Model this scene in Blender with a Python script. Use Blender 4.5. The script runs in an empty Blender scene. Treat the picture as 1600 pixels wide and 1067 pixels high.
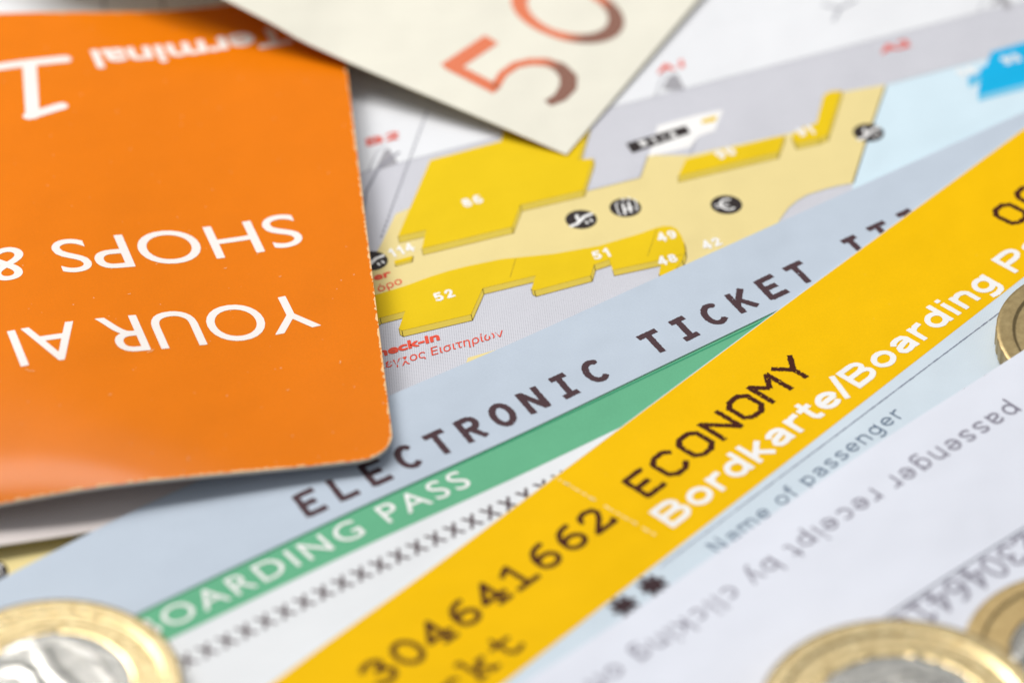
import bpy, bmesh, math, random
import numpy as np
from mathutils import Vector

random.seed(4)
np.random.seed(4)
S = bpy.context.scene
COL = S.collection
MM = 0.001            # everything below is measured in millimetres

# ------------------------------------------------------------------ camera
ELEV = math.radians(38.0)
DIST = 416.0
FPX = 6160.0          # focal length in photo pixels (1600 wide)
cam = bpy.data.cameras.new('camera')
cam.sensor_width = 36.0
cam.lens = 36.0 * FPX / 1600.0
cam.clip_start = 0.01
cam.clip_end = 20.0
cam_ob = bpy.data.objects.new('camera', cam)
COL.objects.link(cam_ob)
CAM = np.array([0.0, -DIST * math.cos(ELEV), DIST * math.sin(ELEV)])
cam_ob.location = CAM * MM
cam_ob.rotation_euler = (math.radians(90) - ELEV, 0, 0)
S.camera = cam_ob
cam.dof.use_dof = True
cam.dof.focus_distance = 0.4145
cam.dof.aperture_fstop = 12.3
cam.dof.aperture_blades = 9

# ------------------------------------------------------------------ light
W = bpy.data.worlds.new('World')
S.world = W
W.use_nodes = True
bg = W.node_tree.nodes['Background']
bg.inputs[0].default_value = (0.93, 0.96, 1.0, 1)
bg.inputs[1].default_value = 0.27


def area(name, loc, target, sx, sy, power, col):
    l = bpy.data.lights.new(name, 'AREA')
    l.shape = 'RECTANGLE'
    l.size, l.size_y = sx * MM, sy * MM
    l.energy = power
    l.color = col
    o = bpy.data.objects.new(name, l)
    COL.objects.link(o)
    o.location = Vector(loc) * MM
    d = Vector(target) - Vector(loc)
    o.rotation_euler = d.to_track_quat('-Z', 'Y').to_euler()
    return o


area('softbox', (-345, 240, 455), (0, 0, 0), 290, 290, 2.95, (1.0, 0.985, 0.96))
area('added_coin_fill', (0, 440, 520), (0, -30, 0), 600, 130, 0.27, (1.0, 0.99, 0.97))  # added area lamp, gives the coin faces something bright to mirror
area('added_sheen_light', (-80, 250, 545), (-40, -20, 0), 260, 140, 1.15, (1.0, 0.98, 0.96))  # added lamp, placed to raise a sheen on the leaflet's near left
S.view_settings.view_transform = 'Standard'
S.view_settings.look = 'None'
S.view_settings.gamma = 1.0
S.view_settings.use_curve_mapping = False
S.view_settings.exposure = 0.0

# ------------------------------------------------------------------ rays: where a line of sight meets a surface
FW = np.array([0, math.cos(ELEV), -math.sin(ELEV)])
UP = np.array([0, math.sin(ELEV), math.cos(ELEV)])


def G(px, py, z=0.0):
    d = FW + np.array([1.0, 0, 0]) * (px - 800.0) / FPX + UP * (533.5 - py) / FPX
    t = (z - CAM[2]) / d[2]
    return (CAM + d * t)[:2]


def R(p, H):
    """point of surface H seen at photo position p"""
    z = 2.0
    for _ in range(25):
        q = G(p[0], p[1], z)
        z = z * 0.4 + 0.6 * float(H(q[0], q[1]))
    return G(p[0], p[1], z)


def sm(t):
    t = np.clip(t, 0, 1)
    return t * t * (3 - 2 * t)


def unit(v):
    v = np.array(v, float)
    return v / np.hypot(*v)


def rot90(v):
    return np.array([-v[1], v[0]])


# ------------------------------------------------------------------ surfaces (heights in mm over the table)
def H_table(x, y): return 0.0 * x
def H_map(x, y): return 0.22 + 0.0 * x


def H_grey(x, y):
    # carried by the leaflet's inner page, sagging off it to the left, lower to the right
    return (0.45 + 1.40 * sm((x + 58.0) / 24.0) - 0.50 * sm((x + 18.0) / 22.0)
            + 0.05 * np.sin(x * 0.07 + 1.0) * np.sin(y * 0.06))


def H_pass(x, y): return H_grey(x, y) - 0.14
def H_card(x, y): return 1.72 + 0.42 * sm((-6 - x) / 14.0) + 0.05 * np.sin(x * 0.05 + y * 0.03)
def H_under(x, y): return H_rec(x, y) - 0.17
def H_rec(x, y): return 2.35 + 1.9 * sm((x - 2) / 42.0) + 0.12 * np.sin(x * 0.11 + y * 0.05)


ODIR = math.radians(11.3)
OU = np.array([math.cos(ODIR), math.sin(ODIR)])
OV = rot90(OU)
OC = G(604, 720, 3.0)      # near right corner of the leaflet


def H_orange(x, y):
    u = (x - OC[0]) * OU[0] + (y - OC[1]) * OU[1]      # 0 at the right edge, negative leftwards
    v = (x - OC[0]) * OV[0] + (y - OC[1]) * OV[1]
    v = np.maximum(v, -1.0)
    near = np.exp(-v / 16.0)
    lift = 1.3 * sm(-u / 30.0) - 0.9 * sm((-u - 28) / 24.0)
    left = sm((-u - 6) / 30.0)
    edge = 3.25 + lift
    inner = 3.3 + 2.6 * left - 1.2 * sm((-u - 36) / 40.0)
    return edge * near + inner * (1 - near) + 1.5 * left * (1 - np.exp(-v / 7.5)) * np.exp(-v / 30.0) + 0.12 * np.sin(u * 0.09) * np.sin(v * .08)


def H_page(x, y): return 1.38 + 0.3 * sm((-42 - x) / 14.0)


NDIR = math.radians(62.8)
NR = np.array([math.cos(NDIR), math.sin(NDIR)])        # reading direction of the note
NL = rot90(NR)                                         # 152.8 degrees
NC = G(885, 239, 0.7)


def H_note(x, y):
    a = (x - NC[0]) * NL[0] + (y - NC[1]) * NL[1]
    b = (x - NC[0]) * NR[0] + (y - NC[1]) * NR[1]
    a = np.maximum(a, -1.0); b = np.maximum(b, -1.0)
    return 0.45 + 0.105 * a + 0.0014 * np.minimum(a, 38.0) ** 2 + 0.11 * np.maximum(a - 34.0, 0) - 0.26 * np.maximum(a - 52.0, 0) + 0.012 * b + 0.25 * np.sin(a * 0.13) * np.exp(-b / 60.0)


# ------------------------------------------------------------------ materials
MATS = {}


def new_mat(name):
    m = bpy.data.materials.new(name)
    m.use_nodes = True
    nt = m.node_tree
    b = nt.nodes['Principled BSDF']
    return m, nt, b


def node(nt, typ, **kw):
    n = nt.nodes.new(typ)
    for k, v in kw.items():
        setattr(n, k, v)
    return n


def mmcoord(nt, scale=1000.0, rot=0.0):
    tc = node(nt, 'ShaderNodeTexCoord')
    mp = node(nt, 'ShaderNodeMapping')
    mp.inputs['Scale'].default_value = (scale, scale, scale)
    mp.inputs['Rotation'].default_value = (0, 0, rot)
    nt.links.new(tc.outputs['Object'], mp.inputs['Vector'])
    return mp.outputs['Vector']


def srgb(r, g, b):
    def f(c):
        c /= 255.0
        return c / 12.92 if c <= 0.04045 else ((c + 0.055) / 1.055) ** 2.4
    return (f(r), f(g), f(b), 1)


def mixcol(nt, fac, a, b):
    m = node(nt, 'ShaderNodeMix', data_type='RGBA')
    for s, v in ((0, fac), (6, a), (7, b)):
        if hasattr(v, 'links'):
            nt.links.new(v, m.inputs[s])
        else:
            m.inputs[s].default_value = v
    return m.outputs[2]


def ramp(nt, src, p0, p1, c0=(0, 0, 0, 1), c1=(1, 1, 1, 1)):
    r = node(nt, 'ShaderNodeValToRGB')
    r.color_ramp.elements[0].position = p0
    r.color_ramp.elements[1].position = p1
    r.color_ramp.elements[0].color = c0
    r.color_ramp.elements[1].color = c1
    nt.links.new(src, r.inputs[0])
    return r.outputs[0]


def noise(nt, vec, scale, detail=3, rough=0.6):
    n = node(nt, 'ShaderNodeTexNoise')
    n.inputs['Scale'].default_value = scale
    n.inputs['Detail'].default_value = detail
    n.inputs['Roughness'].default_value = rough
    nt.links.new(vec, n.inputs['Vector'])
    return n.outputs['Fac']


def scaled(c, k):
    return (min(c[0] * k, 1), min(c[1] * k, 1), min(c[2] * k, 1), 1)


def paper(name, col, rough=0.65, grain=0.05, bump=0.012, coat=0.0, dots=None, specks=0.0, spec=0.18, ripple=0.7):
    """printed paper: fibre mottling, fine grain bump, optional halftone dots"""
    m, nt, b = new_mat(name)
    v = mmcoord(nt)
    n1 = noise(nt, v, 6.0, 4)
    n2 = noise(nt, v, 0.35, 3)
    c = mixcol(nt, ramp(nt, n1, 0.3, 0.7), scaled(col, 1 - grain), scaled(col, 1 + grain))
    c = mixcol(nt, ramp(nt, n2, 0.3, 0.75), c, mixcol(nt, 0.5, c, scaled(col, 1 - grain * 0.8)))
    if dots:
        pitch, rad, dcol, ang, fac = dots
        vv = mmcoord(nt, 1000.0 / pitch, ang)
        vo = node(nt, 'ShaderNodeTexVoronoi')
        vo.inputs['Scale'].default_value = 1.0
        vo.inputs['Randomness'].default_value = 0.0
        nt.links.new(vv, vo.inputs['Vector'])
        d = ramp(nt, vo.outputs['Distance'], rad, rad + 0.12, (fac, fac, fac, 1), (0, 0, 0, 1))
        c = mixcol(nt, d, c, dcol)
    if specks:
        vs = node(nt, 'ShaderNodeTexVoronoi')
        vs.inputs['Scale'].default_value = 0.9
        nt.links.new(v, vs.inputs['Vector'])
        gate = noise(nt, v, 0.8, 1)
        d = ramp(nt, vs.outputs['Distance'], 0.05, 0.09, (specks, specks, specks, 1), (0, 0, 0, 1))
        g2 = ramp(nt, gate, 0.52, 0.6)
        mu = node(nt, 'ShaderNodeMath', operation='MULTIPLY')
        nt.links.new(d, mu.inputs[0]); nt.links.new(g2, mu.inputs[1])
        c = mixcol(nt, mu.outputs[0], c, (0.85, 0.6, 0.4, 1))
    nt.links.new(c, b.inputs['Base Color'])
    b.inputs['Roughness'].default_value = rough
    b.inputs['Specular IOR Level'].default_value = spec
    if coat:
        b.inputs['Coat Weight'].default_value = coat
        b.inputs['Coat Roughness'].default_value = 0.2
        b.inputs['Coat IOR'].default_value = 1.38
    big = node(nt, 'ShaderNodeBump')            # slow ripples of handled paper
    big.inputs['Strength'].default_value = 1.0
    big.inputs['Distance'].default_value = ripple * MM
    nt.links.new(noise(nt, v, 0.09, 2, 0.4), big.inputs['Height'])
    bp = node(nt, 'ShaderNodeBump')
    bp.inputs['Strength'].default_value = 1.0
    bp.inputs['Distance'].default_value = bump * MM
    nt.links.new(big.outputs[0], bp.inputs['Normal'])
    nt.links.new(noise(nt, v, 7.0, 4, 0.7), bp.inputs['Height'])
    nt.links.new(bp.outputs[0], b.inputs['Normal'])
    MATS[name] = m
    return m


GREY_DOT = (0.22, 0.22, 0.26, 1)
paper('white_paper', srgb(236, 238, 243), 0.7, 0.015)
paper('map_white', srgb(233, 234, 237), 0.55, 0.012)
paper('table_paint', srgb(215, 215, 213), 0.6, 0.03)
paper('map_grey', srgb(212, 212, 219), 0.55, 0.02, dots=(0.24, 0.16, (0.16, 0.16, 0.20, 1), 1.50, 0.6))
paper('map_sand', srgb(235, 216, 152), 0.55, 0.025, spec=0.06)
paper('map_yellow', srgb(234, 198, 26), 0.55, 0.03, spec=0.06)
paper('map_side', srgb(216, 190, 72), 0.55, 0.03)
paper('map_side_dark', srgb(205, 168, 32), 0.55, 0.03)
paper('map_line', srgb(128, 102, 36), 0.55, 0.05)
paper('map_grey_line', srgb(150, 150, 160), 0.55, 0.05)
paper('map_grey_dark', srgb(165, 163, 168), 0.55, 0.05)
paper('map_sky', srgb(212, 232, 242), 0.55, 0.015)
paper('map_cyan', srgb(0, 178, 230), 0.55, 0.02)
paper('map_cyan_side', srgb(125, 200, 230), 0.55, 0.02)
paper('map_black', srgb(48, 40, 40), 0.5, 0.1)
paper('map_red', srgb(232, 84, 60), 0.55, 0.05)
paper('print_white', srgb(246, 244, 242), 0.55, 0.01)
paper('orange_gloss', srgb(232, 122, 0), 0.6, 0.05, bump=0.022, coat=0.6, specks=0.6, spec=0.03)
paper('orange_white', srgb(245, 238, 232), 0.5, 0.015, bump=0.008, coat=0.3)
paper('board_core', srgb(216, 206, 196), 0.8, 0.12, bump=0.03)
paper('wear_pale', srgb(252, 205, 150), 0.8, 0.15, bump=0.02)
paper('perf_pale', srgb(255, 232, 170), 0.8, 0.05)
paper('page_white', srgb(226, 216, 212), 0.6, 0.02)
paper('grey_blue', srgb(193, 204, 217), 0.72, 0.04, bump=0.016, spec=0.06)
paper('green', srgb(106, 180, 140), 0.68, 0.06, bump=0.016, spec=0.06)
paper('green_line', srgb(58, 152, 112), 0.68, 0.04)
paper('pass_white', srgb(232, 234, 236), 0.7, 0.015)
paper('ink_brown', srgb(82, 62, 66), 0.6, 0.12, spec=0.06)
paper('ink_black', srgb(74, 36, 26), 0.6, 0.12, spec=0.06)
paper('card_yellow', srgb(246, 193, 0), 0.6, 0.045, bump=0.014, specks=0.10, spec=0.06)
paper('card_blue', srgb(212, 224, 233), 0.68, 0.02, dots=(0.26, 0.18, (0.35, 0.50, 0.66, 1), 0.25, 0.35))
paper('line_slate', srgb(135, 142, 160), 0.6, 0.06)
paper('text_slate', srgb(112, 128, 148), 0.6, 0.06)
paper('dotmark', srgb(60, 40, 44), 0.6, 0.1)
paper('receipt_white', srgb(229, 232, 242), 0.6, 0.012)
paper('text_grey', srgb(138, 134, 148), 0.6, 0.06)
paper('note_cream', srgb(240, 236, 220), 0.7, 0.02, bump=0.02)
paper('note_edge', srgb(208, 190, 150), 0.8, 0.05)


_q = R((862, 97), H_note)
NOTE_MID = float((_q - NC) @ NL)


def note_ink():
    m, nt, b = new_mat('note_ink')
    v = mmcoord(nt)
    sep = node(nt, 'ShaderNodeSeparateXYZ')
    # gradient across the digits, along the short side of the note
    mp = node(nt, 'ShaderNodeMapping')
    mp.inputs['Rotation'].default_value = (0, 0, -math.radians(152.8))
    nt.links.new(v, mp.inputs['Vector'])
    nt.links.new(mp.outputs[0], sep.inputs[0])
    mr = node(nt, 'ShaderNodeMapRange')
    mr.inputs['From Min'].default_value = NOTE_MID + 1.6
    mr.inputs['From Max'].default_value = NOTE_MID - 1.6
    nt.links.new(sep.outputs['X'], mr.inputs['Value'])
    r = node(nt, 'ShaderNodeValToRGB')
    e = r.color_ramp.elements
    e[0].position = 0.15; e[0].color = srgb(230, 110, 62)
    e[1].position = 0.85; e[1].color = srgb(126, 74, 60)
    nt.links.new(mr.outputs[0], r.inputs[0])
    wv = node(nt, 'ShaderNodeTexWave')
    wv.inputs['Scale'].default_value = 2.2
    wv.inputs['Distortion'].default_value = 0.4
    nt.links.new(mp.outputs[0], wv.inputs['Vector'])
    f = ramp(nt, wv.outputs['Fac'], 0.2, 0.9, (0, 0, 0, 1), (0.22, 0.22, 0.22, 1))
    c = mixcol(nt, f, r.outputs[0], srgb(236, 200, 170))
    nt.links.new(c, b.inputs['Base Color'])
    b.inputs['Roughness'].default_value = 0.65
    MATS['note_ink'] = m


note_ink()


def metal(name, col, rough, bump, tarnish):
    m, nt, b = new_mat(name)
    v = mmcoord(nt)
    n = noise(nt, v, 0.9, 5, 0.65)
    c = mixcol(nt, ramp(nt, n, 0.35, 0.75), col, tarnish)
    nt.links.new(c, b.inputs['Base Color'])
    b.inputs['Metallic'].default_value = 1.0
    rr = node(nt, 'ShaderNodeMapRange')
    rr.inputs['To Min'].default_value = rough - 0.07
    rr.inputs['To Max'].default_value = rough + 0.12
    nt.links.new(noise(nt, v, 2.4, 4), rr.inputs['Value'])
    nt.links.new(rr.outputs[0], b.inputs['Roughness'])
    bp = node(nt, 'ShaderNodeBump')
    bp.inputs['Strength'].default_value = 1.0
    bp.inputs['Distance'].default_value = bump * MM
    sc = node(nt, 'ShaderNodeMapping')
    sc.inputs['Scale'].default_value = (1, 5, 1)
    sc.inputs['Rotation'].default_value = (0, 0, 0.6)
    nt.links.new(v, sc.inputs['Vector'])
    nt.links.new(noise(nt, sc.outputs[0], 1.6, 6, 0.75), bp.inputs['Height'])
    nt.links.new(bp.outputs[0], b.inputs['Normal'])
    MATS[name] = m


metal('coin_gold', (0.88, 0.71, 0.40, 1), 0.19, 0.006, (0.62, 0.45, 0.20, 1))
metal('coin_gold_dull', (0.62, 0.46, 0.22, 1), 0.36, 0.01, (0.45, 0.31, 0.13, 1))
metal('coin_silver', (0.50, 0.49, 0.46, 1), 0.21, 0.009, (0.52, 0.50, 0.45, 1))
metal('coin_brass', (0.52, 0.40, 0.20, 1), 0.4, 0.012, (0.36, 0.26, 0.12, 1))


# ------------------------------------------------------------------ object helpers
def thing(name, label, cat, loc, group=None):
    o = bpy.data.objects.new(name, None)
    COL.objects.link(o)
    o.location = (loc[0] * MM, loc[1] * MM, loc[2] * MM)
    o.empty_display_size = 0.01
    o['label'] = label
    o['category'] = cat
    if group:
        o['group'] = group
    return o


def mesh_obj(name, V, F, mats, parent=None, mi=None, smooth=False, label=None):
    V = np.asarray(V, float) * MM
    if parent is not None:
        V = V - np.array(parent.location)
    me = bpy.data.meshes.new(name)
    me.from_pydata(V.tolist(), [], [list(map(int, f)) for f in F])
    if isinstance(mats, str):
        mats = [mats]
    for m in mats:
        me.materials.append(MATS[m])
    if mi is not None:
        me.polygons.foreach_set('material_index', np.asarray(mi, dtype=np.int32))
    if smooth:
        me.polygons.foreach_set('use_smooth', np.ones(len(me.polygons), dtype=bool))
    me.update()
    o = bpy.data.objects.new(name, me)
    COL.objects.link(o)
    if parent is not None:
        o.parent = parent
    if label:
        o['label'] = label
    return o


def sheet(name, outline, H, thick, cell, mat, edge, parent, under=None, smooth=True, label=None, kind=None, off=0.0):
    """a sheet of paper with real thickness, cut to outline (world mm) and draped over height H"""
    bm = bmesh.new()
    vs = [bm.verts.new((p[0], p[1], 0)) for p in outline]
    bm.faces.new(vs)
    xs = [p[0] for p in outline]; ys = [p[1] for p in outline]
    if cell:
        for ax, (a, b) in enumerate(((min(xs), max(xs)), (min(ys), max(ys)))):
            n = int((b - a) / cell) + 1
            for k in range(1, n):
                c = a + (b - a) * k / n + 1e-4
                co = [0, 0, 0]; co[ax] = c
                no = [0, 0, 0]; no[ax] = 1
                bmesh.ops.bisect_plane(bm, geom=bm.verts[:] + bm.edges[:] + bm.faces[:], plane_co=co, plane_no=no, dist=1e-6)
    bm.verts.ensure_lookup_table()
    bm.normal_update()
    flip = bm.faces[:][0].normal.z < 0
    P = np.array([(v.co.x, v.co.y) for v in bm.verts])
    for i, v in enumerate(bm.verts):
        v.index = i
    F = [[v.index for v in (reversed(f.verts) if flip else f.verts)] for f in bm.faces]
    bound = []
    for e in bm.edges:
        if len(e.link_faces) == 1:
            l = e.link_loops[0]
            a, b = l.vert.index, l.link_loop_next.vert.index
            bound.append((b, a) if flip else (a, b))
    bm.free()
    z = H(P[:, 0], P[:, 1]) + off
    n = len(P)
    V = np.c_[P, z]
    mi = [0] * len(F)
    if thick > 0:
        V = np.r_[V, np.c_[P, z - thick]]
        # hard edges: the side wall has its own rings of vertices
        ring = {}
        extra = []
        k = 2 * n
        for a, b in bound:
            for q in (a, b):
                if q not in ring:
                    ring[q] = k
                    extra.append((P[q, 0], P[q, 1], z[q]))
                    extra.append((P[q, 0], P[q, 1], z[q] - thick))
                    k += 2
        V = np.r_[V, np.array(extra)]
        nb = len(F)
        F += [[i + n for i in reversed(f)] for f in F[:nb]]
        mi += [2 if under else 1] * nb
        for a, b in bound:
            F.append([ring[b], ring[a], ring[a] + 1, ring[b] + 1])
            mi.append(1)
    o = mesh_obj(name, V, F, [mat, edge] + ([under] if under else []), parent, mi, smooth, label)
    if kind:
        o['kind'] = kind
    return o


# ------------------------------------------------------------------ print engine
def vnoise(x, y, seed=0):
    """smooth value noise in -1..1"""
    xi = np.floor(x); yi = np.floor(y)
    fx = x - xi; fy = y - yi
    fx = fx * fx * (3 - 2 * fx); fy = fy * fy * (3 - 2 * fy)

    def h(a, b):
        s = np.sin(a * 127.1 + b * 311.7 + seed * 74.7) * 43758.5453
        return (s - np.floor(s)) * 2 - 1
    return (h(xi, yi) * (1 - fx) * (1 - fy) + h(xi + 1, yi) * fx * (1 - fy)
            + h(xi, yi + 1) * (1 - fx) * fy + h(xi + 1, yi + 1) * fx * fy)


def sd_stroke(X, Y, pts, w, butt):
    pts = np.asarray(pts, float)
    w = np.broadcast_to(np.asarray(w, float), (len(pts),))
    out = np.full(X.shape, 1e9)
    n = len(pts)
    for i in range(n - 1):
        a, b = pts[i], pts[i + 1]
        d = b - a
        L = math.hypot(*d)
        if L < 1e-9:
            continue
        d = d / L
        t = (X - a[0]) * d[0] + (Y - a[1]) * d[1]
        p = np.abs(-(X - a[0]) * d[1] + (Y - a[1]) * d[0])
        tc = np.clip(t / L, 0, 1)
        ww = w[i] + (w[i + 1] - w[i]) * tc
        lo = -t; hi = t - L
        dr = np.hypot(np.maximum(np.maximum(lo, hi), 0), p) - ww          # round
        f = dr
        if butt and i == 0:
            f = np.where(t < 0, np.maximum(p - ww, lo), f)
        if butt and i == n - 2:
            f = np.where(t > L, np.maximum(p - ww, hi), f)
        out = np.minimum(out, f)
    return out


def sd_poly(X, Y, loops):
    d2 = np.full(X.shape, 1e18)
    ins = np.zeros(X.shape, dtype=bool)
    for lp in loops:
        lp = np.asarray(lp)
        for i in range(len(lp)):
            a = lp[i]; b = lp[(i + 1) % len(lp)]
            e = b - a
            L2 = e @ e
            if L2 < 1e-14:
                continue
            t = np.clip(((X - a[0]) * e[0] + (Y - a[1]) * e[1]) / L2, 0, 1)
            d2 = np.minimum(d2, (X - a[0] - t * e[0]) ** 2 + (Y - a[1] - t * e[1]) ** 2)
            c = ((a[1] > Y) != (b[1] > Y))
            if abs(e[1]) > 1e-12:
                xx = a[0] + (Y - a[1]) * e[0] / e[1]
                ins ^= (c & (X < xx))
    d = np.sqrt(d2)
    return np.where(ins, -d, d)


CASES = {1: ['a', 'ab', 'da'], 2: ['b', 'bc', 'ab'], 4: ['c', 'cd', 'bc'], 8: ['d', 'da', 'cd'],
         3: ['a', 'b', 'bc', 'da'], 6: ['b', 'c', 'cd', 'ab'], 12: ['c', 'd', 'da', 'bc'], 9: ['d', 'a', 'ab', 'cd'],
         7: ['a', 'b', 'c', 'cd', 'da'], 14: ['b', 'c', 'd', 'da', 'ab'], 13: ['c', 'd', 'a', 'ab', 'bc'], 11: ['d', 'a', 'b', 'bc', 'cd'],
         5: ['a', 'ab', 'bc', 'c', 'cd', 'da'], 10: ['b', 'bc', 'cd', 'd', 'da', 'ab']}


class Ink:
    """flat print: collects glyph shapes and builds their outline as one thin draped mesh"""
    def __init__(self, cell=0.07, rough=0.0, freq=4.0, pits=0.0):
        self.g = []
        self.cell = cell; self.rough = rough; self.freq = freq; self.pits = pits
        self.V = []; self.F = []; self.n = 0

    def add(self, strokes=(), loops=(), grow=0.0):
        """strokes: (pts, halfwidth, butt)"""
        xs = []; m = 0.05 + grow + self.rough
        for p, w, b in strokes:
            p = np.asarray(p); wm = np.max(w)
            xs += [p - wm, p + wm]
        for l in loops:
            xs += [np.asarray(l)]
        A = np.concatenate(xs)
        x0, y0 = A.min(0) - m; x1, y1 = A.max(0) + m
        c = self.cell
        gx = np.arange(x0, x1 + c, c); gy = np.arange(y0, y1 + c, c)
        X, Y = np.meshgrid(gx, gy, indexing='ij')
        Fv = np.full(X.shape, 1e9)
        for p, w, b in strokes:
            Fv = np.minimum(Fv, sd_stroke(X, Y, p, w, b))
        if loops:
            Fv = np.minimum(Fv, sd_poly(X, Y, loops))
        Fv = Fv - grow
        if self.rough:
            Fv = Fv + self.rough * (vnoise(X * self.freq, Y * self.freq, 3) + 0.6 * vnoise(X * self.freq * 2.3, Y * self.freq * 2.3, 9))
        if self.pits:
            q = vnoise(X * 5.5, Y * 5.5, 21)
            Fv = np.maximum(Fv, (q - self.pits) * 0.5)
        self.march(gx, gy, Fv)

    def field(self, gx, gy, Fv):
        self.march(gx, gy, Fv)

    def march(self, gx, gy, Fv, run=8):
        Fv = np.where(np.abs(Fv) < 1e-7, 1e-7, Fv)
        I = (Fv < 0)
        k = I[:-1, :-1] * 1 + I[1:, :-1] * 2 + I[1:, 1:] * 4 + I[:-1, 1:] * 8
        # full cells, merged into runs along x
        full = (k == 15)
        nx, ny = k.shape
        V = []; F = []
        n = self.n
        for j in range(ny):
            row = full[:, j]
            i = 0
            idx = np.flatnonzero(row)
            if len(idx) == 0:
                continue
            splits = np.flatnonzero(np.diff(idx) > 1)
            starts = np.r_[idx[0], idx[splits + 1]]; ends = np.r_[idx[splits], idx[-1]]
            for a, b in zip(starts, ends):
                while a <= b:
                    e = min(a + run - 1, b)
                    V += [(gx[a], gy[j]), (gx[e + 1], gy[j]), (gx[e + 1], gy[j + 1]), (gx[a], gy[j + 1])]
                    F.append([n, n + 1, n + 2, n + 3]); n += 4
                    a = e + 1
        part = np.argwhere((k > 0) & (k < 15))
        for i, j in part:
            xa, xb, ya, yb = gx[i], gx[i + 1], gy[j], gy[j + 1]
            fa, fb, fc, fd = Fv[i, j], Fv[i + 1, j], Fv[i + 1, j + 1], Fv[i, j + 1]
            f = []
            for t in CASES[int(k[i, j])]:
                if t == 'a': p = (xa, ya)
                elif t == 'b': p = (xb, ya)
                elif t == 'c': p = (xb, yb)
                elif t == 'd': p = (xa, yb)
                elif t == 'ab': p = (xa + (xb - xa) * fa / (fa - fb), ya)
                elif t == 'bc': p = (xb, ya + (yb - ya) * fb / (fb - fc))
                elif t == 'cd': p = (xa + (xb - xa) * fd / (fd - fc), yb)
                else: p = (xa, ya + (yb - ya) * fa / (fa - fd))
                V.append(p); f.append(n); n += 1
            F.append(f)
        self.V += V; self.F += F; self.n = n

    def build(self, name, mat, H, parent, off=0.025, label=None):
        if not self.V:
            return None
        P = np.array(self.V)
        z = H(P[:, 0], P[:, 1]) + off
        o = mesh_obj(name, np.c_[P, z], self.F, mat, parent, None, False, label)
        return o


# ---- built-in font outlines
_fc = {}


def font_loops(text, space=1.0):
    key = (text, space)
    if key in _fc:
        return _fc[key]
    c = bpy.data.curves.new('t', 'FONT')
    c.body = text; c.size = 1.0; c.resolution_u = 6; c.space_character = space
    o = bpy.data.objects.new('t', c)
    me = o.to_mesh()
    V = np.array([v.co[:2] for v in me.vertices]) if len(me.vertices) else np.zeros((0, 2))
    # weld
    key2 = {}; rep = []
    for p in V:
        kk = (round(p[0], 5), round(p[1], 5))
        rep.append(key2.setdefault(kk, len(key2)))
    W2 = np.array(list(key2.keys()))
    cnt = {}
    for f in me.polygons:
        vs = [rep[i] for i in f.vertices]
        for a, b in zip(vs, vs[1:] + vs[:1]):
            if a == b:
                continue
            if (b, a) in cnt:
                del cnt[(b, a)]
            else:
                cnt[(a, b)] = 1
    nxt = {}
    for a, b in cnt:
        nxt.setdefault(a, []).append(b)
    loops = []
    while nxt:
        a = next(iter(nxt)); lp = [a]
        b = nxt[a].pop()
        if not nxt[a]: del nxt[a]
        while b != lp[0]:
            lp.append(b)
            if b not in nxt: break
            c2 = nxt[b].pop()
            if not nxt[b]: del nxt[b]
            b = c2
        if len(lp) > 2:
            loops.append(W2[lp])
    o.to_mesh_clear()
    bpy.data.objects.remove(o); bpy.data.curves.remove(c)
    # group loops whose x-extents overlap (one group per glyph)
    loops.sort(key=lambda l: l[:, 0].min())
    groups = []
    for l in loops:
        if groups and l[:, 0].min() < groups[-1][1] - 0.002:
            groups[-1][0].append(l); groups[-1][1] = max(groups[-1][1], l[:, 0].max())
        else:
            groups.append([[l], l[:, 0].max()])
    res = [g[0] for g in groups]
    _fc[key] = res
    return res


CAPF = 0.69   # cap height of the built-in font at size 1


def print_font(ink, text, c0, c1, H, cap, space=1.0, grow=0.0, skew=0.0, flipdir=False):
    """built-in font; c0 / c1: photo positions of the baseline under the first and last glyph's centre"""
    gs = font_loops(text, space)
    first = np.concatenate(gs[0]); last = np.concatenate(gs[-1])
    x0 = (first[:, 0].min() + first[:, 0].max()) / 2
    x1 = (last[:, 0].min() + last[:, 0].max()) / 2
    A = R(c0, H); B = R(c1, H)
    u = (B - A) / (x1 - x0)
    ud = unit(B - A)
    v = (rot90(ud) + ud * math.tan(math.radians(skew))) * cap / CAPF
    for g in gs:
        ink.add(loops=[A + np.outer(l[:, 0] - x0, u) + np.outer(l[:, 1], v) for l in g], grow=grow)


# ---- stroke alphabets (cap height 1)
def arc(cx, cy, rx, ry, a0, a1, n=14):
    t = np.radians(np.linspace(a0, a1, n))
    return [(cx + rx * math.cos(a), cy + ry * math.sin(a)) for a in t]


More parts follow.
